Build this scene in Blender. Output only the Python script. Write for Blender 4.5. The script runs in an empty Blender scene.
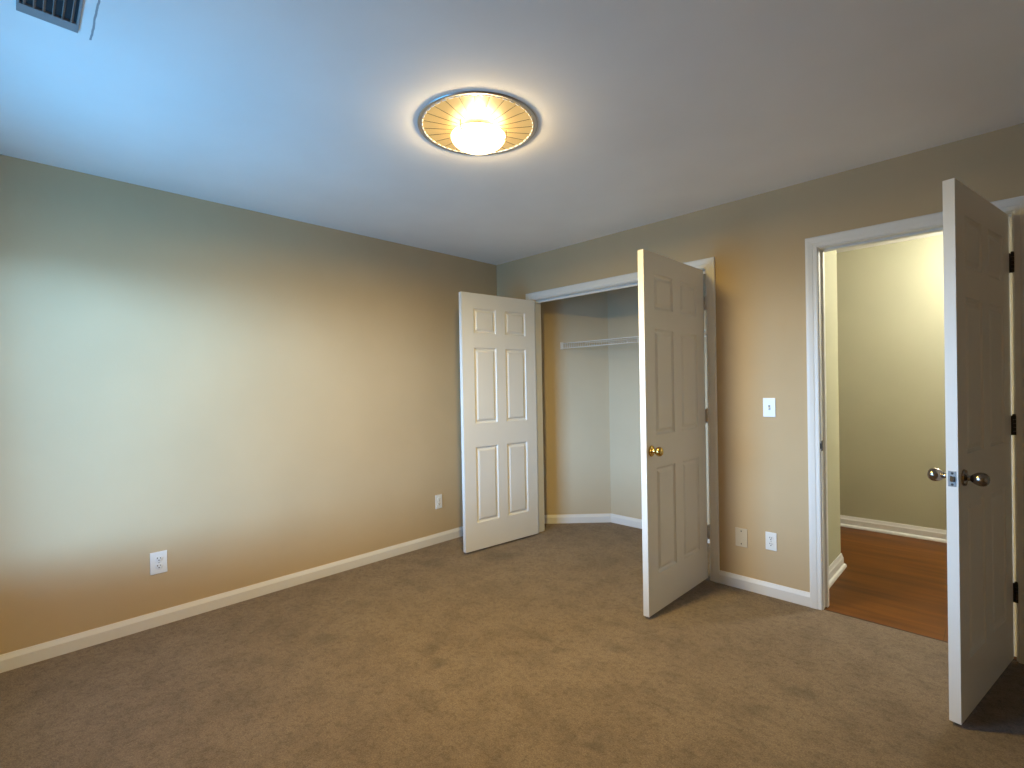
import bpy, bmesh, math, random
from mathutils import Matrix, Vector

# ------------------------------------------------------------------ scene, camera, light
scene = bpy.context.scene
COL = scene.collection
PI = math.pi
scene.view_settings.view_transform = 'Standard'
scene.view_settings.look = 'None'
scene.view_settings.exposure = 0.10
scene.view_settings.gamma = 1.0
scene.view_settings.use_curve_mapping = False
scene.cycles.max_bounces = 12
scene.cycles.diffuse_bounces = 6
scene.cycles.use_denoising = True

F_PX, YAW, PITCH, ROLL = 491.19, 44.6934, -0.3389, -1.0256
CX, CY, CZ = 3.3605, -3.2159, 1.3061
H = 2.4515                                  # ceiling height

def make_camera():
    y, p, r = (math.radians(a) for a in (YAW, PITCH, ROLL))
    fw = Vector((-math.sin(y) * math.cos(p), math.cos(y) * math.cos(p), math.sin(p)))
    rt = Vector((math.cos(y), math.sin(y), 0))
    up = rt.cross(fw)
    r2 = rt * math.cos(r) + up * math.sin(r)
    u2 = -rt * math.sin(r) + up * math.cos(r)
    cd = bpy.data.cameras.new('camera')
    cd.sensor_fit = 'HORIZONTAL'
    cd.sensor_width = 36.0
    cd.lens = F_PX / 1024 * 36.0
    cd.shift_y = 5.0825 / 1024
    cd.clip_start = 0.02
    co = bpy.data.objects.new('camera', cd)
    COL.objects.link(co)
    m = Matrix((r2, u2, -fw)).transposed().to_4x4()
    m.translation = (CX, CY, CZ)
    co.matrix_world = m
    scene.camera = co
make_camera()

# daylight: sky above, a bright pale band along the horizon, blue-lit ground below;
# it reaches the room only through the window
SKY_UP, SKY_UP_STR = (0.10, 0.25, 0.80), 3.0
SKY_BAND, SKY_BAND_STR = (0.265, 0.57, 1.0), 63.0
SKY_LOW, SKY_LOW_STR = (0.09, 0.47, 0.95), 9.4
LAMP_STR, BULB_W, HALL_W, DOWN_W = 5.0, 17.0, 60.0, 49.0
LAMP_COL, BULB_COL, HALL_COL, DOWN_COL = (1.0, 0.74, 0.34), (1.0, 0.74, 0.40), (1.0, 0.97, 0.86), (1.0, 0.68, 0.14)
world = bpy.data.worlds.new('World')
scene.world = world
world.use_nodes = True
def make_sky(nt):
    bg = nt.nodes['Background']
    tc = nt.nodes.new('ShaderNodeTexCoord')
    sp = nt.nodes.new('ShaderNodeSeparateXYZ')
    nt.links.new(tc.outputs['Generated'], sp.inputs[0])
    prev = None
    for z0, z1, ca, cb in ((-0.03, 0.04, [c * SKY_LOW_STR for c in SKY_LOW], [c * SKY_BAND_STR for c in SKY_BAND]),
                           (0.12, 0.33, None, [c * SKY_UP_STR for c in SKY_UP])):
        mr = nt.nodes.new('ShaderNodeMapRange')
        mr.inputs['From Min'].default_value = z0
        mr.inputs['From Max'].default_value = z1
        nt.links.new(sp.outputs['Z'], mr.inputs['Value'])
        mx = nt.nodes.new('ShaderNodeMix'); mx.data_type = 'RGBA'; mx.clamp_result = False
        if ca: mx.inputs[6].default_value = (*ca, 1)
        else: nt.links.new(prev, mx.inputs[6])
        mx.inputs[7].default_value = (*cb, 1)
        nt.links.new(mr.outputs['Result'], mx.inputs['Factor'])
        prev = mx.outputs[2]
    nt.links.new(prev, bg.inputs['Color'])
    bg.inputs['Strength'].default_value = 1.0
make_sky(world.node_tree)

FRONT_Y, RIGHT_X = -3.50, 5.20
WX0, WX1, WZ0, WZ1 = 0.50, 1.65, 0.52, 2.06   # window opening in the front wall

def light(name, typ, loc, energy, color, **kw):
    ld = bpy.data.lights.new(name, typ)
    ld.energy = energy
    ld.color = color
    for k, v in kw.items():
        setattr(ld, k, v)
    o = bpy.data.objects.new(name, ld)
    COL.objects.link(o)
    o.location = loc
    return o
# sampling portal in the window opening (gives no light of its own)
_p = light('window_portal', 'AREA', ((WX0 + WX1) / 2, FRONT_Y - 0.11, (WZ0 + WZ1) / 2), 1.0, (1, 1, 1),
           shape='RECTANGLE', size=WX1 - WX0, size_y=WZ1 - WZ0)
_p.rotation_euler = (PI / 2, 0, 0)
_p.data.cycles.is_portal = True
HALL_LAMP = (3.64, 1.46, 2.26)
light('hall_lamp_light', 'POINT', HALL_LAMP, HALL_W, HALL_COL, shadow_soft_size=0.09)

# ------------------------------------------------------------------ materials
def principled(name, color, rough=0.6, metallic=0.0, spec=0.5):
    m = bpy.data.materials.new(name)
    m.use_nodes = True
    b = m.node_tree.nodes['Principled BSDF']
    b.inputs['Base Color'].default_value = (*color, 1)
    b.inputs['Roughness'].default_value = rough
    b.inputs['Metallic'].default_value = metallic
    b.inputs['Specular IOR Level'].default_value = spec
    return m

def nd(m, typ, **kw):
    n = m.node_tree.nodes.new(typ)
    for k, v in kw.items():
        setattr(n, k, v)
    return n

def lk(m, a, b):
    m.node_tree.links.new(a, b)

def paint(name, color, rough=0.75, scale=90.0, bump=0.08, vary=0.03, spec=0.3):
    """painted surface: faint roller texture and faint tone variation"""
    m = principled(name, color, rough, spec=spec)
    b = m.node_tree.nodes['Principled BSDF']
    tc = nd(m, 'ShaderNodeTexCoord')
    n1 = nd(m, 'ShaderNodeTexNoise'); n1.inputs['Scale'].default_value = scale; n1.inputs['Detail'].default_value = 4
    lk(m, tc.outputs['Object'], n1.inputs['Vector'])
    bp = nd(m, 'ShaderNodeBump'); bp.inputs['Strength'].default_value = bump; bp.inputs['Distance'].default_value = 0.004
    lk(m, n1.outputs['Fac'], bp.inputs['Height'])
    lk(m, bp.outputs['Normal'], b.inputs['Normal'])
    n2 = nd(m, 'ShaderNodeTexNoise'); n2.inputs['Scale'].default_value = 2.2; n2.inputs['Detail'].default_value = 3
    lk(m, tc.outputs['Object'], n2.inputs['Vector'])
    r = nd(m, 'ShaderNodeValToRGB')
    r.color_ramp.elements[0].position = 0.3; r.color_ramp.elements[1].position = 0.7
    r.color_ramp.elements[0].color = (*[c * (1 - vary) for c in color], 1)
    r.color_ramp.elements[1].color = (*[min(1, c * (1 + vary)) for c in color], 1)
    lk(m, n2.outputs['Fac'], r.inputs['Fac'])
    lk(m, r.outputs['Color'], b.inputs['Base Color'])
    return m

M_WALL = paint('tan_wall_paint', (0.54, 0.412, 0.252))
M_HALL = paint('olive_hall_paint', (0.48, 0.47, 0.33))
M_CLOSET = paint('closet_paint', (0.57, 0.47, 0.325))
M_CEIL = paint('ceiling_paint', (0.85, 0.84, 0.82), rough=0.9, scale=60, bump=0.07)
M_TRIM = paint('white_trim_gloss', (0.76, 0.755, 0.74), rough=0.35, scale=30, bump=0.02, vary=0.015, spec=0.5)
M_DOOR = paint('white_door_paint', (0.76, 0.74, 0.70), rough=0.38, scale=220, bump=0.05, vary=0.015, spec=0.5)
M_PLATE = principled('white_plastic', (0.80, 0.80, 0.78), 0.3)
M_ALMOND = principled('almond_plastic', (0.62, 0.55, 0.42), 0.4)
M_SLOT = principled('dark_slot', (0.03, 0.03, 0.03), 0.6)
M_BRASS = principled('polished_brass', (0.62, 0.42, 0.13), 0.16, 1.0)
M_PEWTER = principled('dark_nickel', (0.30, 0.27, 0.25), 0.2, 1.0)
M_STEEL = principled('satin_nickel', (0.50, 0.48, 0.46), 0.35, 1.0)
M_BRONZE = principled('dark_bronze', (0.05, 0.04, 0.035), 0.4, 0.8)
M_VENT = paint('vent_shade_grey', (0.25, 0.25, 0.26), rough=0.5, bump=0.02)  # grey darkened to carry the shade on the vent's faces
M_DUCT = principled('duct_shade', (0.02, 0.02, 0.025), 0.9)
M_WIRE = principled('white_vinyl_wire', (0.72, 0.70, 0.66), 0.4)
M_RING = principled('brushed_nickel_ring', (0.52, 0.51, 0.52), 0.3, 1.0)

def line_on_ceiling(m):
    """a thin dark line on the ceiling next to the air register"""
    b = m.node_tree.nodes['Principled BSDF']
    src = b.inputs['Base Color'].links[0].from_socket
    tc = nd(m, 'ShaderNodeTexCoord')
    wob = nd(m, 'ShaderNodeTexNoise'); wob.inputs['Scale'].default_value = 25
    lk(m, tc.outputs['Object'], wob.inputs['Vector'])
    sp = nd(m, 'ShaderNodeSeparateXYZ'); lk(m, tc.outputs['Object'], sp.inputs[0])
    def math_(op, a, bb):
        n = nd(m, 'ShaderNodeMath', operation=op)
        for i, s in enumerate((a, bb)):
            if isinstance(s, (int, float)): n.inputs[i].default_value = s
            else: lk(m, s, n.inputs[i])
        return n.outputs[0]
    dy = math_('ABSOLUTE', math_('ADD', math_('SUBTRACT', sp.outputs['Y'], -3.0255), math_('MULTIPLY', math_('SUBTRACT', wob.outputs['Fac'], 0.5), 0.006)), 0)
    iny = math_('LESS_THAN', dy, 0.0028)
    inx = math_('MULTIPLY', math_('GREATER_THAN', sp.outputs['X'], 1.28), math_('LESS_THAN', sp.outputs['X'], 1.85))
    fac = math_('MULTIPLY', math_('MULTIPLY', iny, inx), 0.7)
    mx = nd(m, 'ShaderNodeMix', data_type='RGBA')
    lk(m, fac, mx.inputs['Factor']); lk(m, src, mx.inputs[6])
    mx.inputs[7].default_value = (0.12, 0.12, 0.14, 1)
    lk(m, mx.outputs[2], b.inputs['Base Color'])
line_on_ceiling(M_CEIL)

def carpet():
    m = principled('brown_carpet', (0.25, 0.18, 0.12), 1.0, spec=0.05)
    b = m.node_tree.nodes['Principled BSDF']
    tc = nd(m, 'ShaderNodeTexCoord')
    co = tc.outputs['Object']
    def noise(scale, detail=4, rough=0.6):
        n = nd(m, 'ShaderNodeTexNoise'); n.inputs['Scale'].default_value = scale
        n.inputs['Detail'].default_value = detail; n.inputs['Roughness'].default_value = rough
        lk(m, co, n.inputs['Vector']); return n.outputs['Fac']
    def ramp(f, p0, c0, p1, c1):
        r = nd(m, 'ShaderNodeValToRGB')
        r.color_ramp.elements[0].position = p0; r.color_ramp.elements[0].color = (*c0, 1)
        r.color_ramp.elements[1].position = p1; r.color_ramp.elements[1].color = (*c1, 1)
        lk(m, f, r.inputs['Fac']); return r.outputs['Color']
    def mul(a, c, f=1.0):
        x = nd(m, 'ShaderNodeMix', data_type='RGBA', blend_type='MULTIPLY')
        x.inputs['Factor'].default_value = f
        lk(m, a, x.inputs[6]); lk(m, c, x.inputs[7]); return x.outputs[2]
    base = ramp(noise(1.4, 5), 0.32, (0.250, 0.188, 0.140), 0.68, (0.305, 0.236, 0.180))
    base = mul(base, ramp(noise(7, 6, 0.7), 0.36, (0.76, 0.75, 0.74), 0.56, (1, 1, 1)))
    base = mul(base, ramp(noise(38, 4, 0.7), 0.36, (0.68, 0.66, 0.65), 0.52, (1, 1, 1)), 0.8)
    grain = noise(170, 4, 0.8)
    base = mul(base, ramp(grain, 0.32, (0.52, 0.50, 0.48), 0.68, (1.28, 1.28, 1.28)))
    # trodden marks and old stains
    wv = nd(m, 'ShaderNodeTexNoise'); wv.inputs['Scale'].default_value = 9; wv.inputs['Detail'].default_value = 5
    lk(m, co, wv.inputs['Vector'])
    sub = nd(m, 'ShaderNodeVectorMath', operation='SUBTRACT'); sub.inputs[1].default_value = (0.5, 0.5, 0.5)
    lk(m, wv.outputs['Color'], sub.inputs[0])
    scl = nd(m, 'ShaderNodeVectorMath', operation='MULTIPLY'); scl.inputs[1].default_value = (0.22, 0.22, 0.0)
    lk(m, sub.outputs[0], scl.inputs[0])
    add = nd(m, 'ShaderNodeVectorMath', operation='ADD')
    lk(m, co, add.inputs[0]); lk(m, scl.outputs[0], add.inputs[1])
    fl = nd(m, 'ShaderNodeVectorMath', operation='MULTIPLY'); fl.inputs[1].default_value = (1, 1, 0)
    lk(m, add.outputs[0], fl.inputs[0])
    spots = [(1.703, -1.333, .035, .72), (1.80, -1.335, .03, .78), (2.324, -1.748, .035, .72), (2.222, -1.774, .03, .78),
             (2.411, -1.617, .03, .8), (2.562, -1.57, .03, .78), (2.73, -.955, .05, .8), (2.935, -.62, .05, .86),
             (2.80, -.92, .05, .82), (3.118, -1.046, .06, .84), (2.686, -1.185, .05, .86), (1.339, -1.786, .08, .75), (1.469, -1.822, .06, .72),
             (0.835, -2.12, .10, .85), (1.04, -2.6, .12, .85), (1.078, -1.051, .16, .84), (1.243, -.176, .16, .82),
             (0.62, -.62, .17, .76), (0.35, -1.0, .12, .84), (1.55, .30, .2, .84), (2.0, -1.15, .04, .75)]
    for x, y, r, k in spots:
        d = nd(m, 'ShaderNodeVectorMath', operation='DISTANCE'); d.inputs[1].default_value = (x, y, 0)
        lk(m, fl.outputs[0], d.inputs[0])
        mr = nd(m, 'ShaderNodeMapRange'); mr.interpolation_type = 'SMOOTHSTEP'
        mr.inputs['From Min'].default_value = r * 0.35; mr.inputs['From Max'].default_value = r * 1.25
        mr.inputs['To Min'].default_value = k; mr.inputs['To Max'].default_value = 1.0
        lk(m, d.outputs['Value'], mr.inputs['Value'])
        base = mul(base, mr.outputs['Result'])
    lk(m, base, b.inputs['Base Color'])
    b.inputs['Sheen Weight'].default_value = 0.15
    b.inputs['Sheen Roughness'].default_value = 0.6
    a1 = nd(m, 'ShaderNodeMath', operation='MULTIPLY_ADD')
    lk(m, noise(16, 5, 0.7), a1.inputs[0]); a1.inputs[1].default_value = 2.4
    lk(m, grain, a1.inputs[2])
    bp = nd(m, 'ShaderNodeBump'); bp.inputs['Strength'].default_value = 0.75; bp.inputs['Distance'].default_value = 0.014
    lk(m, a1.outputs[0], bp.inputs['Height']); lk(m, bp.outputs['Normal'], b.inputs['Normal'])
    return m
M_CARPET = carpet()

def wood_floor():
    m = principled('oak_plank_floor', (0.3, 0.13, 0.04), 0.42, spec=0.22)
    b = m.node_tree.nodes['Principled BSDF']
    tc = nd(m, 'ShaderNodeTexCoord')
    br = nd(m, 'ShaderNodeTexBrick')
    br.offset = 0.37
    br.inputs['Color1'].default_value = (0.18, 0.060, 0.003, 1)
    br.inputs['Color2'].default_value = (0.115, 0.036, 0.002, 1)
    br.inputs['Mortar'].default_value = (0.07, 0.022, 0.003, 1)
    br.inputs['Scale'].default_value = 1.0
    br.inputs['Mortar Size'].default_value = 0.0015
    br.inputs['Brick Width'].default_value = 1.2
    br.inputs['Row Height'].default_value = 0.19
    lk(m, tc.outputs['Object'], br.inputs['Vector'])
    mp = nd(m, 'ShaderNodeMapping'); mp.inputs['Scale'].default_value = (1.0, 9, 1)
    lk(m, tc.outputs['Object'], mp.inputs['Vector'])
    n = nd(m, 'ShaderNodeTexNoise'); n.inputs['Scale'].default_value = 1.6; n.inputs['Detail'].default_value = 6
    lk(m, mp.outputs[0], n.inputs['Vector'])
    r = nd(m, 'ShaderNodeValToRGB')
    r.color_ramp.elements[0].position = 0.3; r.color_ramp.elements[0].color = (0.45, 0.40, 0.35, 1)
    r.color_ramp.elements[1].position = 0.7; r.color_ramp.elements[1].color = (1.1, 1.1, 1.1, 1)
    lk(m, n.outputs['Fac'], r.inputs['Fac'])
    x = nd(m, 'ShaderNodeMix', data_type='RGBA', blend_type='MULTIPLY'); x.inputs['Factor'].default_value = 1
    lk(m, br.outputs['Color'], x.inputs[6]); lk(m, r.outputs['Color'], x.inputs[7])
    lk(m, x.outputs[2], b.inputs['Base Color'])
    return m
M_WOOD = wood_floor()

def lamp_materials():
    bowl = bpy.data.materials.new('lit_frosted_bowl'); bowl.use_nodes = True
    b = bowl.node_tree.nodes['Principled BSDF']
    b.inputs['Base Color'].default_value = (0.9, 0.86, 0.76, 1)
    b.inputs['Roughness'].default_value = 0.25
    b.inputs['Emission Color'].default_value = (*LAMP_COL, 1)
    b.inputs['Emission Strength'].default_value = LAMP_STR
    dish = bpy.data.materials.new('lit_cream_ribbed_glass'); dish.use_nodes = True
    nt = dish.node_tree
    b = nt.nodes['Principled BSDF']
    b.inputs['Base Color'].default_value = (0.07, 0.045, 0.016, 1)
    b.inputs['Roughness'].default_value = 0.35
    b.inputs['Emission Color'].default_value = (1.0, 0.66, 0.24, 1)
    b.inputs['Emission Strength'].default_value = 0.55  # mild glow put into the glass to even out the bulb's light
    return bowl, dish
M_BOWL, M_DISH = lamp_materials()
M_RIB = principled('dish_groove', (0.045, 0.03, 0.015), 0.7, spec=0.1)

def pane_material():
    m = bpy.data.materials.new('window_glass'); m.use_nodes = True
    nt = m.node_tree; nt.nodes.clear()
    t = nt.nodes.new('ShaderNodeBsdfTransparent'); t.inputs[0].default_value = (0.97, 0.98, 0.98, 1)
    g = nt.nodes.new('ShaderNodeBsdfGlossy'); g.inputs['Roughness'].default_value = 0.02
    mx = nt.nodes.new('ShaderNodeMixShader'); mx.inputs[0].default_value = 0.06
    o = nt.nodes.new('ShaderNodeOutputMaterial')
    nt.links.new(t.outputs[0], mx.inputs[1]); nt.links.new(g.outputs[0], mx.inputs[2]); nt.links.new(mx.outputs[0], o.inputs[0])
    return m
M_GLASS = pane_material()

# ------------------------------------------------------------------ mesh helpers
def box(bm, x0, x1, y0, y1, z0, z1, bev=0.0):
    vs = [bm.verts.new((x, y, z)) for x in (x0, x1) for y in (y0, y1) for z in (z0, z1)]
    fs = [bm.faces.new([vs[i] for i in q]) for q in
          ((0, 1, 3, 2), (4, 6, 7, 5), (0, 4, 5, 1), (2, 3, 7, 6), (0, 2, 6, 4), (1, 5, 7, 3))]
    if bev > 0:
        es = list({e for f in fs for e in f.edges})
        bmesh.ops.bevel(bm, geom=es, offset=bev, segments=2, profile=0.6, affect='EDGES')

def extrude_poly(bm, pts, vec):
    """closed polygon pts (3-D) extruded along vec, with end caps"""
    v = Vector(vec)
    a = [bm.verts.new(p) for p in pts]
    b = [bm.verts.new(Vector(p) + v) for p in pts]
    n = len(pts)
    for i in range(n):
        j = (i + 1) % n
        bm.faces.new((a[i], a[j], b[j], b[i]))
    bm.faces.new(a[::-1]); bm.faces.new(b)

def sweep(bm, rings, closed_ends=True):
    """connect consecutive rings (each a closed loop of 3-D points)"""
    R = [[bm.verts.new(p) for p in r] for r in rings]
    n = len(R[0])
    for a, b in zip(R, R[1:]):
        for i in range(n):
            j = (i + 1) % n
            bm.faces.new((a[i], a[j], b[j], b[i]))
    if closed_ends:
        bm.faces.new(R[0][::-1]); bm.faces.new(R[-1])

def lathe(bm, prof, mat=None, seg=32, close=False):
    """prof: (radius, height) along local z; mat places it"""
    mat = mat or Matrix()
    rings = []
    for r, h in prof:
        if r < 1e-6:
            rings.append([bm.verts.new(mat @ Vector((0, 0, h)))])
        else:
            rings.append([bm.verts.new(mat @ Vector((r * math.cos(2 * PI * i / seg), r * math.sin(2 * PI * i / seg), h))) for i in range(seg)])
    if close:
        rings.append(rings[0])
    for a, b in zip(rings, rings[1:]):
        if len(a) == 1 and len(b) == 1:
            continue
        for i in range(seg):
            j = (i + 1) % seg
            if len(a) == 1: bm.faces.new((a[0], b[j], b[i]))
            elif len(b) == 1: bm.faces.new((a[i], a[j], b[0]))
            else: bm.faces.new((a[i], a[j], b[j], b[i]))

def rod(bm, p, q, r, seg=8):
    p, q = Vector(p), Vector(q)
    d = (q - p)
    m = d.to_track_quat('Z', 'Y').to_matrix().to_4x4(); m.translation = p
    lathe(bm, [(0, 0), (r, 0), (r, d.length), (0, d.length)], m, seg)

def build(name, bm, mat, parent=None, smooth=False, loc=None, rotz=None):
    bmesh.ops.recalc_face_normals(bm, faces=bm.faces)
    me = bpy.data.meshes.new(name)
    bm.to_mesh(me); bm.free()
    me.materials.append(mat)
    o = bpy.data.objects.new(name, me)
    COL.objects.link(o)
    if parent: o.parent = parent
    if loc: o.location = loc
    if rotz is not None: o.rotation_euler = (0, 0, rotz)
    if smooth:
        for p in me.polygons: p.use_smooth = True
        me.set_sharp_from_angle(angle=math.radians(40))
    return o

def B(): return bmesh.new()

def tag(o, label, cat, kind=None, group=None):
    o['label'] = label; o['category'] = cat
    if kind: o['kind'] = kind
    if group: o['group'] = group
    return o

def struct(name, bm, mat, label, cat, parent=None, smooth=False):
    return tag(build(name, bm, mat, parent, smooth), label, cat, 'structure')

def empty(name, loc, rot=(0, 0, 0)):
    o = bpy.data.objects.new(name, None)
    o.empty_display_size = 0.1
    COL.objects.link(o)
    o.location = loc; o.rotation_euler = rot
    return o

# ------------------------------------------------------------------ room shell
WT = 0.115                                  # thickness of the inside walls
ZT = 2.0636                                 # lower edge of the head casings
CL0, CL1 = 0.4470, 1.9950                   # closet opening between its jambs
EN0, EN1 = 2.6430, 3.4120                   # entry opening between its jambs
JT = 0.018
ZJ = 2.0590                                 # underside of the head jambs
FAR_Y = 2.0                                 # far wall of the hall
CB = 0.743                                  # closet back wall
HS = 2.565                                  # hall face of the wall between closet and hall

bm = B()
box(bm, -0.10, RIGHT_X + 0.1, FRONT_Y - 0.1, 0.006, -0.12, 0.0)
box(bm, -0.10, HS - 0.005, 0.006, CB + 0.05, -0.12, 0.0)
struct('floor', bm, M_CARPET, 'worn brown wall-to-wall carpet with dark stains', 'floor')
bm = B()
box(bm, HS - 0.005, 4.4, 0.006, FAR_Y + 0.1, -0.12, -0.004)
box(bm, 0.9, HS - 0.005, CB + 0.05, FAR_Y + 0.1, -0.12, -0.004)
struct('floor_hall', bm, M_WOOD, 'orange-brown wooden plank floor of the hall beyond the doorway', 'floor')
bm = B()
box(bm, -0.12, RIGHT_X + 0.12, FRONT_Y - 0.12, FAR_Y + 0.12, H, H + 0.12)
struct('ceiling', bm, M_CEIL, 'flat white ceiling with bluish daylight on it', 'ceiling')

bm = B()
box(bm, -0.12, 0.0, FRONT_Y - 0.12, 0.9, -0.02, H)
struct('wall_left', bm, M_WALL, 'long bare tan wall with two outlets', 'wall')
bm = B()
y0, y1 = 0.0, WT
box(bm, 0.0, CL0 - JT, y0, y1, -0.02, H)
box(bm, CL1 + JT, EN0 - JT, y0, y1, -0.02, H)
box(bm, EN1 + JT, RIGHT_X + 0.12, y0, y1, -0.02, H)
box(bm, CL0 - JT, CL1 + JT, y0, y1, ZJ + JT, H)
box(bm, EN0 - JT, EN1 + JT, y0, y1, ZJ + JT, H)
struct('wall_back', bm, M_WALL, 'tan wall holding the closet opening and the hall doorway', 'wall')
bm = B()
box(bm, RIGHT_X, RIGHT_X + 0.12, FRONT_Y - 0.12, 0.0, -0.02, H)
struct('wall_right', bm, M_WALL, 'tan side wall behind the open hall door', 'wall')
bm = B()
y0, y1 = FRONT_Y - 0.12, FRONT_Y
box(bm, 0.0, WX0, y0, y1, -0.02, H)
box(bm, WX1, RIGHT_X, y0, y1, -0.02, H)
box(bm, WX0, WX1, y0, y1, -0.02, WZ0)
box(bm, WX0, WX1, y0, y1, WZ1, H)
struct('wall_front', bm, M_WALL, 'tan wall with the window that lets daylight in', 'wall')
bm = B()
extrude_poly(bm, [(0.0, WT, -0.02), (0.126, WT, -0.02), (0.737, CB, -0.02), (0.737, CB + 0.1, -0.02), (0.0, CB + 0.1, -0.02)], (0, 0, H + 0.02))
struct('wall_closet_angled', bm, M_CLOSET, 'slanting tan wall inside the closet', 'wall')
bm = B()
box(bm, 0.737, HS - 0.1, CB, CB + 0.1, -0.02, H)
struct('wall_closet_back', bm, M_CLOSET, 'tan back wall inside the closet below the wire shelf', 'wall')
bm = B()
box(bm, HS - 0.1, HS, WT, CB + 0.1, -0.02, H)
struct('wall_hall_near', bm, M_HALL, 'short yellowish wall just inside the hall doorway', 'wall')
bm = B()
box(bm, 0.8, 4.5, FAR_Y, FAR_Y + 0.12, -0.02, H)
struct('wall_hall_far', bm, M_HALL, 'yellow-lit hall wall seen through the doorway', 'wall')
bm = B()
box(bm, 0.8, 0.9, CB + 0.1, FAR_Y, -0.02, H)
struct('wall_hall_end', bm, M_HALL, 'end wall of the hall behind the closet', 'wall')
bm = B()
box(bm, 4.4, 4.5, WT, FAR_Y, -0.02, H)
struct('wall_hall_right', bm, M_HALL, 'end wall of the hall beyond the hall door hinges', 'wall')

# baseboards: profile (out from wall, height) run along a straight piece of wall
BB = [(0, 0), (0.014, 0), (0.014, 0.056), (0.011, 0.064), (0.007, 0.074), (0.005, 0.0806), (0, 0.0806)]
def baseboard(bm, p, q, normal, prof=BB, m0=0.0, m1=0.0):
    """p, q: floor points on the wall; normal: unit vector into the room; m0/m1: mitre slope at the ends"""
    p, q, n = Vector((*p, 0)), Vector((*q, 0)), Vector((*normal, 0))
    d = (q - p).normalized()
    sweep(bm, [[p + n * u + Vector((0, 0, h)) - d * u * m0 for u, h in prof], [q + n * u + Vector((0, 0, h)) + d * u * m1 for u, h in prof]])
E = 0.001
def base_obj(name, runs, label, prof=BB, mat=None):
    bm = B()
    for r in runs: baseboard(bm, *r[:3], prof=prof, m0=(r[3] if len(r) > 3 else 0), m1=(r[4] if len(r) > 4 else 0))
    return struct(name, bm, mat or M_TRIM, label, 'baseboard')
CW = 0.0584                                 # casing width
base_obj('baseboard_left', [((0, FRONT_Y), (0, 0), (1, 0), -1, -1)], 'long white baseboard along the bare tan wall')
base_obj('baseboard_back', [((0, 0), (CL0 - 0.005 - CW, 0), (0, -1), -1, 0)], 'short white baseboard behind the closet door nearest the corner')
base_obj('baseboard_middle', [((CL1 + 0.005 + CW, 0), (EN0 - 0.005 - CW, 0), (0, -1))], 'short white baseboard between closet and hall doorway')
base_obj('baseboard_right', [((RIGHT_X, -0.0), (RIGHT_X, FRONT_Y), (-1, 0), -1, -1), ((EN1 + 0.005 + CW, 0), (RIGHT_X, 0), (0, -1), 0, -1)], 'white baseboard in the corner behind the hall door')
base_obj('baseboard_front', [((RIGHT_X, FRONT_Y), (0, FRONT_Y), (0, 1), -1, -1)], 'white baseboard under the window')
s8 = math.tan(math.radians(22.5))
_ang = Vector((0.737 - 0.126, CB - WT)).normalized()
base_obj('baseboard_closet', [((0.126, WT), (0.737, CB), (_ang.y, -_ang.x), 0, -s8), ((0.737, CB), (HS - 0.1, CB), (0, -1), -s8, -1), ((HS - 0.1, CB), (HS - 0.1, WT), (-1, 0), -1, 0)],
         'white baseboard running round the inside of the closet')
BH = [(0, -0.004), (0.030, -0.004), (0.029, 0.006), (0.025, 0.014), (0.018, 0.019), (0.0145, 0.020), (0.014, 0.062), (0.010, 0.070), (0.005, 0.092), (0, 0.092)]
base_obj('baseboard_hall_far', [((4.4, FAR_Y), (0.9, FAR_Y), (0, -1))], 'white two-step baseboard along the yellow hall wall', BH)
base_obj('baseboard_hall_near', [((HS, WT), (HS, CB + 0.1), (1, 0), 0, 1), ((HS, CB + 0.1), (0.9, CB + 0.1), (0, 1), 1, 0)], 'end of white baseboard at the outside corner in the hall', BH)

# door casings and jambs
CP = [(0, 0), (0, 0.010), (0.004, 0.012), (0.020, 0.0125), (0.024, 0.0155), (0.044, 0.0175), (CW - 0.006, 0.0175), (CW, 0.014), (CW, 0)]
def casing(bm, x0, x1, z1, y, sgn):
    """three mitred sides round an opening; sgn -1: stands out towards -y"""
    rings = []
    for xx, zz, fx, fz in ((x0, 0.0, -1, 0), (x0, z1, -1, 1), (x1, z1, 1, 1), (x1, 0.0, 1, 0)):
        rings.append([Vector((xx + fx * u, y + sgn * d, zz + fz * u)) for u, d in CP])
    sweep(bm, rings)
def jamb(bm, x0, x1, z1, y0, y1):
    box(bm, x0 - JT, x0, y0, y1, 0, z1 + JT)
    box(bm, x1, x1 + JT, y0, y1, 0, z1 + JT)
    box(bm, x0, x1, y0, y1, z1, z1 + JT)
def stop(bm, x0, x1, z1, y0, y1):
    t = 0.011
    box(bm, x0, x0 + t, y0, y1, 0, z1); box(bm, x1 - t, x1, y0, y1, 0, z1); box(bm, x0 + t, x1 - t, y0, y1, z1 - t, z1)

bm = B(); casing(bm, CL0 - 0.005, CL1 + 0.005, ZT, 0.0, -1)
t1 = struct('trim_1', bm, M_TRIM, 'white moulded casing round the closet opening', 'door casing')
bm = B(); jamb(bm, CL0, CL1, ZJ, 0.0, WT); build('jamb', bm, M_TRIM, t1)
bm = B(); box(bm, CL0, CL1, 0.052, 0.062, ZJ - 0.02, ZJ); build('head_stop', bm, M_TRIM, t1)
bm = B(); casing(bm, EN0 - 0.005, EN1 + 0.005, ZT, 0.0, -1); casing(bm, EN0 - 0.005, EN1 + 0.005, ZT, WT, 1)
t2 = struct('trim_2', bm, M_TRIM, 'white moulded casing round the doorway to the hall', 'door casing')
bm = B(); jamb(bm, EN0, EN1, ZJ, 0.0, WT); jb = build('jamb', bm, M_TRIM, t2)
bm = B(); stop(bm, EN0, EN1, ZJ, 0.050, 0.085); build('stop', bm, M_TRIM, t2)
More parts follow.
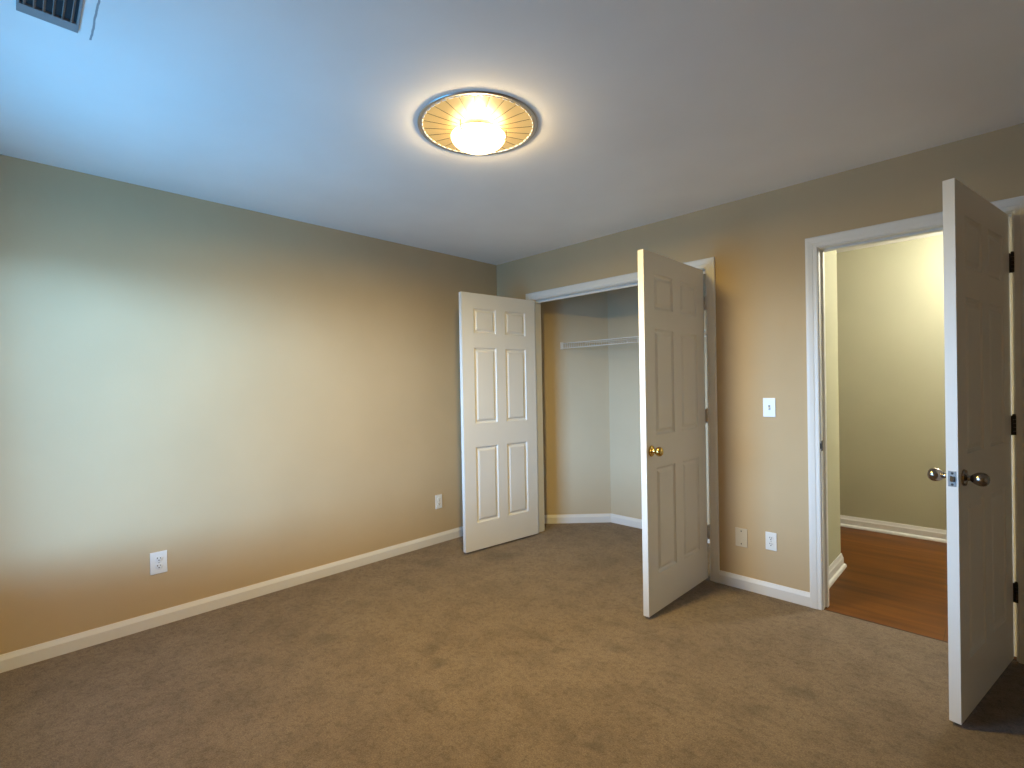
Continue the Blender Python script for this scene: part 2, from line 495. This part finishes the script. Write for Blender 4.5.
bm = B(); box(bm, EN0, EN0 + 0.0015, 0.004, 0.034, 0.905, 0.963); box(bm, EN0 - 0.004, EN0 + 0.0015, -0.003, 0.006, 0.918, 0.95)
sp = build('strike_plate', bm, M_BRONZE, t2); sp['label'] = 'dark metal strike plate'
bm = B(); box(bm, EN0, EN1, 0.002, 0.012, -0.004, 0.001); tp = build('threshold', bm, principled('dark_carpet_edge', (0.06, 0.03, 0.015), 0.8), t2)

# ------------------------------------------------------------------ six-panel doors
DT = 0.035
def door_face(bm, w, h, y, sgn):
    """one moulded six-panel face in the plane y; sgn = +1 when it looks to +y"""
    st, mu = 0.112, 0.096
    pw = (w - 2 * st - mu) / 2
    xs = [0, st, st + pw, st + pw + mu, w - st, w]
    zs = [0, 0.212, 0.813, 1.000, 1.602, 1.717, 1.915, h]
    grid = {}
    def V(x, yy, z):
        k = (round(x, 5), round(yy, 5), round(z, 5))
        if k not in grid: grid[k] = bm.verts.new((x, yy, z))
        return grid[k]
    for i in range(5):
        for j in range(7):
            x0, x1, z0, z1 = xs[i], xs[i + 1], zs[j], zs[j + 1]
            if i in (1, 3) and j in (1, 3, 5):
                loops = []
                for ins, dep in ((0, 0), (0.003, 0.0050), (0.011, 0.0105), (0.018, 0.0105), (0.032, 0.0018), (0.037, 0.001)):
                    yy = y - sgn * dep
                    loops.append([V(x0 + ins, yy, z0 + ins), V(x1 - ins, yy, z0 + ins), V(x1 - ins, yy, z1 - ins), V(x0 + ins, yy, z1 - ins)])
                for a, b in zip(loops, loops[1:]):
                    for k in range(4):
                        l = (k + 1) % 4
                        bm.faces.new((a[k], a[l], b[l], b[k]))
                bm.faces.new(loops[-1])
            else:
                bm.faces.new((V(x0, y, z0), V(x1, y, z0), V(x1, y, z1), V(x0, y, z1)))
    return grid, xs, zs

def door_slab(w, h, flip, y0, gap=0.003):
    """slab from the pin outwards along +x (or -x when flip), room face at y0, other face at y0 + DT"""
    bm = B()
    g0, xs, zs = door_face(bm, w, h, y0, -1)
    g1, _, _ = door_face(bm, w, h, y0 + DT, 1)
    def a(g, x, y, z): return g[(round(x, 5), round(y, 5), round(z, 5))]
    for x in (0, w):
        for z0, z1 in zip(zs, zs[1:]):
            bm.faces.new((a(g0, x, y0, z0), a(g0, x, y0, z1), a(g1, x, y0 + DT, z1), a(g1, x, y0 + DT, z0)))
    for z in (0, h):
        for x0, x1 in zip(xs, xs[1:]):
            bm.faces.new((a(g0, x0, y0, z), a(g0, x1, y0, z), a(g1, x1, y0 + DT, z), a(g1, x0, y0 + DT, z)))
    bmesh.ops.translate(bm, verts=bm.verts, vec=(gap, 0, 0))
    if flip:
        bmesh.ops.scale(bm, verts=bm.verts, vec=(-1, 1, 1))
    bmesh.ops.recalc_face_normals(bm, faces=bm.faces)
    return bm

DH, DZ = 2.032, 0.015
def hinge(parent, z, s, mat, ang):
    """s=+1: door runs to +x from its pin.  Knuckle at the pin, one leaf on the door edge, one on the jamb"""
    bm = B()
    hh = 0.089
    for k in range(5):
        a = z - hh / 2 + k * hh / 5
        lathe(bm, [(0, a + 0.0006), (0.0065, a + 0.0006), (0.0065, a + hh / 5 - 0.0006), (0, a + hh / 5 - 0.0006)], None, 14)
    lathe(bm, [(0, z + hh / 2), (0.0055, z + hh / 2), (0.0065, z + hh / 2 + 0.003), (0.004, z + hh / 2 + 0.007), (0, z + hh / 2 + 0.008)], None, 14)
    h_ = build('hinge', bm, mat, parent, smooth=True)
    h_['label'] = 'dark metal hinge'
    bm = B()
    x = s * 0.0015
    box(bm, x - 0.0012, x + 0.0012, 0.003, 0.040, z - hh / 2, z + hh / 2)
    build('hinge_leaf', bm, mat, h_)
    bm = B()                                 # jamb leaf, in the frame of the door turned back by its opening angle
    box(bm, x * -0.3 - 0.0010, x * -0.3 + 0.0010, 0.003, 0.042, z - hh / 2, z + hh / 2)
    bmesh.ops.rotate(bm, verts=bm.verts, cent=(0, 0, 0), matrix=Matrix.Rotation(-ang, 3, 'Z'))
    build('jamb_leaf', bm, mat, h_)

KNOB_BALL = [(0.0, 0.000), (0.031, 0.000), (0.0315, 0.003), (0.029, 0.007), (0.022, 0.0095), (0.0145, 0.012), (0.0125, 0.018), (0.0125, 0.026),
             (0.016, 0.030), (0.0225, 0.036), (0.026, 0.044), (0.0265, 0.051), (0.0245, 0.059), (0.019, 0.065), (0.010, 0.0685), (0.0, 0.0695)]
KNOB_EGG = [(0.0, 0.000), (0.031, 0.000), (0.0315, 0.003), (0.029, 0.008), (0.019, 0.010), (0.0120, 0.013), (0.0105, 0.017), (0.0105, 0.021),
            (0.0145, 0.025), (0.0200, 0.032), (0.0240, 0.040), (0.0258, 0.048), (0.0254, 0.056), (0.0222, 0.064), (0.0150, 0.070), (0.007, 0.0728), (0.0, 0.0735)]
def knob(parent, x, y, z, outy, prof, mat, label):
    m = Matrix.Rotation(PI / 2 if outy < 0 else -PI / 2, 4, 'X'); m.translation = (x, y, z)
    bm = B(); lathe(bm, prof[:8] + [(0, prof[7][1])], m, 32)
    rb = build('door_knob', bm, mat, parent, smooth=True); rb['label'] = label
    bm = B(); lathe(bm, [(0, prof[7][1])] + prof[7:], m, 32)
    build('knob_grip', bm, mat, rb, smooth=True)

def make_door(name, pin, ang, w, s, label, hmat):
    """s=+1: hinges at the left end (slab to +x when shut)"""
    e = empty(name, (pin[0], pin[1], 0), (0, 0, ang))
    tag(e, label, 'door', 'structure')
    bm = door_slab(w, DH, s < 0, 0.010)
    bmesh.ops.translate(bm, verts=bm.verts, vec=(0, 0, DZ))
    build('panel', bm, M_DOOR, e)
    for z in (0.318, 1.086, 1.828):
        hinge(e, z, s, hmat, ang)
    return e
R = math.radians
d1 = make_door('door_1', (CL0, -0.010), R(-96.1), 0.762, 1, 'white six-panel closet door standing open beside the bare tan wall', M_STEEL)
d2 = make_door('door_2', (CL1, -0.010), R(89.6), 0.762, -1, 'white six-panel closet door with a round brass knob', M_STEEL)
d3 = make_door('door_3', (EN1, -0.010), R(78.8), 0.765, -1, 'white six-panel hall door in shade with egg-shaped dark metal knobs', M_BRONZE)
KZ = 0.93
knob(d2, -0.765 + 0.052, 0.010, KZ, -1, KNOB_BALL, M_BRASS, 'round polished brass knob')
knob(d3, -0.768 + 0.062, 0.010, KZ, -1, KNOB_EGG, M_PEWTER, 'egg-shaped dark nickel knob')
knob(d3, -0.768 + 0.062, 0.010 + DT, KZ, 1, KNOB_EGG, M_PEWTER, 'egg-shaped dark nickel knob')
bm = B(); box(bm, -0.769, -0.7655, 0.0155, 0.0395, KZ - 0.029, KZ + 0.029, 0.001)
lp = build('latch_plate', bm, principled('dull_nickel', (0.27, 0.26, 0.25), 0.55, 0.7), d3); lp['label'] = 'nickel latch plate'
bm = B(); extrude_poly(bm, [(-0.769, 0.020, KZ - 0.010), (-0.777, 0.022, KZ - 0.010), (-0.769, 0.034, KZ - 0.010)], (0, 0, 0.020)); build('latch_bolt', bm, M_PEWTER, lp)
for dz in (-0.021, 0.021):
    bm = B(); m = Matrix.Rotation(-PI / 2, 4, 'Y'); m.translation = (-0.7688, 0.0275, KZ + dz)
    lathe(bm, [(0, 0), (0.0045, 0), (0.0038, 0.0012), (0, 0.0014)], m, 14); build('screw', bm, M_BRONZE, lp, True)

# ------------------------------------------------------------------ window behind the camera
bm = B()
fy0, fy1 = FRONT_Y - 0.09, FRONT_Y - 0.03
for a in ((WX0, WX0 + 0.045, WZ0, WZ1), (WX1 - 0.045, WX1, WZ0, WZ1)): box(bm, a[0], a[1], fy0, fy1, a[2], a[3])
for a in ((WZ0, WZ0 + 0.045), (WZ1 - 0.045, WZ1)): box(bm, WX0 + 0.045, WX1 - 0.045, fy0, fy1, a[0], a[1])
w1 = struct('window_1', bm, M_TRIM, 'white sash window in the wall facing the closet', 'window')
bm = B(); box(bm, WX0 + 0.03, WX1 - 0.03, FRONT_Y - 0.062, FRONT_Y - 0.058, WZ0 + 0.03, WZ1 - 0.03); build('pane', bm, M_GLASS, w1)
bm = B(); box(bm, WX0 - 0.05, WX1 + 0.05, FRONT_Y - 0.03, FRONT_Y + 0.05, WZ0 - 0.022, WZ0, 0.004); build('sill', bm, M_TRIM, w1)

# ------------------------------------------------------------------ ceiling lamp
LX, LY = 1.744, -1.765
lamp = empty('ceiling_lamp', (LX, LY, H))
tag(lamp, 'lit ceiling lamp with ribbed cream glass disc, metal rim and glowing bowl', 'ceiling lamp')
bm = B()                                     # ribbed dish, slightly dished
NR, SEG = 24, 240
def dish_z(r, k):
    base = -0.0025 - 0.0135 * (1 - (r - 0.03) / 0.213)
    c = abs(((k * NR / SEG) % 1.0) - 0.5) * 2
    return base - 0.0022 * (1 - c ** 6) * min(1, r / 0.25)
radii = [0.03, 0.07, 0.11, 0.15, 0.19, 0.225, 0.243]
rings = [[bm.verts.new((r * math.cos(2 * PI * k / SEG), r * math.sin(2 * PI * k / SEG), dish_z(r, k))) for k in range(SEG)] for r in radii]
rings2 = [[bm.verts.new((v.co.x, v.co.y, v.co.z + 0.0012)) for v in r] for r in rings]
for A_, flip in ((rings, False), (rings2, True)):
    for a, b in zip(A_, A_[1:]):
        for i in range(SEG):
            j = (i + 1) % SEG
            bm.faces.new((a[i], a[j], b[j], b[i]))
for a, b in ((rings[-1], rings2[-1]), (rings[0], rings2[0])):
    for i in range(SEG):
        j = (i + 1) % SEG
        bm.faces.new((a[i], a[j], b[j], b[i]))
dish = build('glass_disc', bm, M_DISH, lamp, smooth=True); dish['label'] = 'cream ribbed glass disc'
for k in range(NR):                          # dark seams between the ribs
    a = 2 * PI * k / NR
    u = Vector((math.cos(a), math.sin(a), 0))
    bm = B(); rod(bm, u * 0.10 + Vector((0, 0, -0.0125)), u * 0.240 + Vector((0, 0, -0.0035)), 0.0009, 6)
    build('seam', bm, M_RIB, dish)
bm = B()
rr = [(0.2545 + 0.0080 * math.cos(t), -0.0022 + 0.0040 * math.sin(t)) for t in (2 * PI * i / 14 for i in range(14))]
lathe(bm, rr, None, 96, close=True)
rim = build('rim', bm, M_RING, lamp, smooth=True); rim['label'] = 'brushed metal rim'
bm = B()                                     # beaded lip inside the rim, white beads standing in for its glints
for k in range(48):
    a = 2 * PI * k / 48
    m = Matrix.Rotation(a, 4, 'Z') @ Matrix.Translation((0.2415, 0, -0.0048)) @ Matrix.Diagonal((0.0035, 0.013, 0.0022, 1))
    bmesh.ops.create_uvsphere(bm, u_segments=8, v_segments=6, radius=1.0, matrix=m)
build('beading', bm, M_PLATE, lamp, smooth=True)
bm = B()                                     # bowl
RB, ZB, DBW = 0.120, -0.046, 0.056
prof = [(RB, ZB)]
for i in range(1, 13):
    t = i / 12 * PI / 2
    prof.append((RB * math.cos(t), ZB - DBW * math.sin(t)))
prof[-1] = (0, ZB - DBW)
lathe(bm, prof, None, 64)
bowl = build('bowl', bm, M_BOWL, lamp, smooth=True); bowl['label'] = 'glowing white glass bowl'
for a in (R(162), R(282), R(42)):
    u = Vector((math.cos(a), math.sin(a), 0))
    bm = B()
    rod(bm, u * (RB + 0.003) + Vector((0, 0, -0.022)), u * (RB + 0.003) + Vector((0, 0, ZB - 0.010)), 0.0022)
    rod(bm, u * (RB + 0.003) + Vector((0, 0, ZB - 0.010)), u * (RB - 0.012) + Vector((0, 0, ZB - 0.022)), 0.0022)
    c = build('clip', bm, M_PEWTER, lamp)
bm = B(); lathe(bm, [(0, 0), (0.07, 0), (0.07, -0.028), (0.05, -0.034), (0, -0.034)], None, 40); build('ceiling_base', bm, M_RING, lamp, True)
bl = light('bulb', 'POINT', (LX, LY, H - 0.052), BULB_W, BULB_COL, shadow_soft_size=0.03)

dl = light('lamp_down_fill', 'AREA', (LX, LY, H - 0.128), DOWN_W, DOWN_COL, shape='DISK', size=0.20)
# ------------------------------------------------------------------ ceiling air register
VX0, VX1, VY0, VY1 = 1.306, 1.640, -3.196, -3.058
vent = empty('air_vent', ((VX0 + VX1) / 2, (VY0 + VY1) / 2, H))
tag(vent, 'slatted air vent on the ceiling, greyed for shade', 'air vent')
hx, hy = (VX1 - VX0) / 2, (VY1 - VY0) / 2
bm = B()
def ring_box(bx, by, z0, z1):
    box(bm, -hx, -hx + bx, -hy, hy, z0, z1, 0.0015); box(bm, hx - bx, hx, -hy, hy, z0, z1, 0.0015)
    box(bm, -hx + bx, hx - bx, -hy, -hy + by, z0, z1, 0.0015); box(bm, -hx + bx, hx - bx, hy - by, hy, z0, z1, 0.0015)
ring_box(0.046, 0.007, -0.008, 0.0)
build('frame', bm, M_VENT, vent)
bm = B(); box(bm, -hx + 0.044, hx - 0.044, -hy + 0.006, hy - 0.006, -0.0010, 0.0); dk = build('duct_shade_sheet', bm, M_DUCT, vent); dk['label'] = 'dark sheet for the shade inside the duct'  # flat dark sheet painted for the shade behind the slats
NS = 6
for k in range(NS):
    y = -hy + 0.007 + (k + 0.5) * (2 * hy - 0.014) / NS
    bm = B(); m = Matrix.Translation((0, y, -0.0058)) @ Matrix.Rotation(R(55), 4, 'X')
    box(bm, -hx + 0.045, hx - 0.045, -0.0050, 0.0050, -0.0007, 0.0007)
    bmesh.ops.transform(bm, matrix=m, verts=bm.verts); build('slat', bm, M_VENT, vent)

# ------------------------------------------------------------------ wall plates
def plate_frame(name, loc, normal_rot, label, cat, group=None):
    e = empty(name, loc, (0, 0, normal_rot))     # local -y points into the room
    return tag(e, label, cat, None, group)
def plate_mesh(w, h):
    bm = B(); box(bm, -w / 2, w / 2, -0.006, 0.0, -h / 2, h / 2, 0.0022); return bm
def screw(parent, z, mat, r=0.0035):
    bm = B(); m = Matrix.Rotation(PI / 2, 4, 'X'); m.translation = (0, -0.0058, z)
    lathe(bm, [(0, 0), (r, 0), (r * 0.85, 0.0011), (0, 0.0014)], m, 14)
    return build('screw', bm, mat, parent, True)
def outlet(loc, rot, w, h, label, mat=None):
    mat = mat or M_PLATE
    e = plate_frame('wall_outlet', loc, rot, label, 'outlet')
    build('plate', plate_mesh(w, h), mat, e)
    for s in (-1, 1):
        z = s * h * 0.17
        bm = B(); m = Matrix.Rotation(PI / 2, 4, 'X'); m.translation = (0, -0.005, z)
        m = m @ Matrix.Diagonal((w * 0.235, h * 0.125, 1, 1))
        lathe(bm, [(0, 0), (1.0, 0), (1.0, 0.003), (0.94, 0.0038), (0, 0.0038)], m, 28)
        rc = build('receptacle', bm, mat, e, True)
        bm = B()
        for sx, hh_ in ((-0.09, 0.072), (0.09, 0.058)):
            box(bm, sx * w - 0.0016, sx * w + 0.0016, -0.0094, -0.0086, z + 0.01 * h, z + 0.01 * h + hh_ * h)
        m = Matrix.Rotation(PI / 2, 4, 'X'); m.translation = (0, -0.0086, z - 0.055 * h)
        lathe(bm, [(0, 0), (0.0032, 0), (0.0032, 0.0008), (0, 0.0008)], m, 12)
        sl = build('slots', bm, M_SLOT, rc); sl['label'] = 'dark plug slots'
    screw(e, 0.0, M_STEEL)
    return e
outlet((0.0, -2.666, 0.352), R(90), 0.079, 0.122, 'large bright white wall outlet on the long bare tan wall, far from the closet')
outlet((0.0, -0.722, 0.345), R(90), 0.066, 0.116, 'small shaded wall outlet on the long tan wall, beside the open closet door')
outlet((2.373, 0.0, 0.336), 0.0, 0.063, 0.108, 'white wall outlet between closet and hall doorway')
e = plate_frame('light_switch', (2.374, 0.0, 1.149), 0.0, 'white toggle light switch between closet and hall doorway', 'light switch')
build('plate', plate_mesh(0.071, 0.115), M_PLATE, e)
bm = B(); box(bm, -0.0055, 0.0055, -0.0068, -0.0055, -0.0125, 0.0125); sl = build('toggle_slot', bm, M_SLOT, e)
bm = B(); extrude_poly(bm, [(-0.0042, -0.006, -0.004), (-0.0042, -0.006, 0.007), (-0.0042, -0.017, -0.006), (-0.0042, -0.016, -0.010)], (0.0084, 0, 0)); build('toggle', bm, M_PLATE, e)
screw(e, 0.030, M_PLATE); screw(e, -0.030, M_PLATE)
e = plate_frame('blank_plate', (2.199, 0.0, 0.324), 0.0, 'almond blank wall plate with two dark screws', 'wall plate')
build('plate', plate_mesh(0.072, 0.116), M_ALMOND, e)
for z in (0.040, -0.040):
    s_ = screw(e, z, M_SLOT, 0.0042); s_['label'] = 'dark screw'

# ------------------------------------------------------------------ closet wire shelf
SZ, SY0, SY1, SX1 = 1.700, 0.425, CB - 0.006, HS - 0.104
slope = (0.737 - 0.126) / (CB - WT)
def wall_x(y): return 0.126 + (y - WT) * slope + 0.008
shelf = empty('wire_shelf', ((wall_x(SY0) + SX1) / 2, SY1, SZ))
tag(shelf, 'white wire shelf fixed high on the closet walls', 'wire shelf')
OX, OY = (wall_x(SY0) + SX1) / 2, SY1
def L(x, y, z): return (x - OX, y - OY, z - SZ)
bm = B()
x = wall_x(SY0) + 0.012
while x < SX1:
    yb = min(SY1, WT + (x - 0.126 - 0.008) / slope)
    rod(bm, L(x, SY0, SZ + 0.003), L(x, yb, SZ + 0.003), 0.0016, 6)
    rod(bm, L(x, SY0, SZ + 0.003), L(x, SY0 - 0.002, SZ - 0.045), 0.0016, 6)
    x += 0.0254
build('wire_deck', bm, M_WIRE, shelf, True)
for nm, y, z in (('front_rail', SY0, SZ), ('lip_rail', SY0 - 0.004, SZ - 0.046), ('back_rail', SY1, SZ), ('middle_rail', (SY0 + SY1) / 2, SZ)):
    bm = B(); rod(bm, L(wall_x(y) + 0.002, y, z), L(SX1, y, z), 0.0034, 10); build(nm, bm, M_WIRE, shelf, True)
for x in (1.262, 1.98):
    bm = B(); rod(bm, L(x, SY0 + 0.002, SZ - 0.044), L(x, SY1 + 0.004, SZ - 0.30), 0.0045, 10)
    box(bm, *(v for v in (x - OX - 0.008, x - OX + 0.008, SY1 - 0.001 - OY, SY1 + 0.006 - OY, -0.33, -0.285)))
    build('brace', bm, M_WIRE, shelf, True)
bm = B()                                     # end bracket screwed to the slanting wall
m = Matrix.Translation(L(wall_x(SY0) - 0.004, SY0 - 0.004, SZ - 0.022)) @ Matrix.Rotation(R(45), 4, 'Z')
box(bm, -0.012, 0.016, -0.010, 0.006, -0.034, 0.034, 0.002); bmesh.ops.transform(bm, matrix=m, verts=bm.verts)
build('end_bracket', bm, M_WIRE, shelf)
for x in (0.95, 1.45, 1.95, 2.3):
    bm = B(); box(bm, x - OX - 0.006, x - OX + 0.006, -0.006, 0.006, -0.012, 0.010, 0.002); build('wall_clip', bm, M_WIRE, shelf)
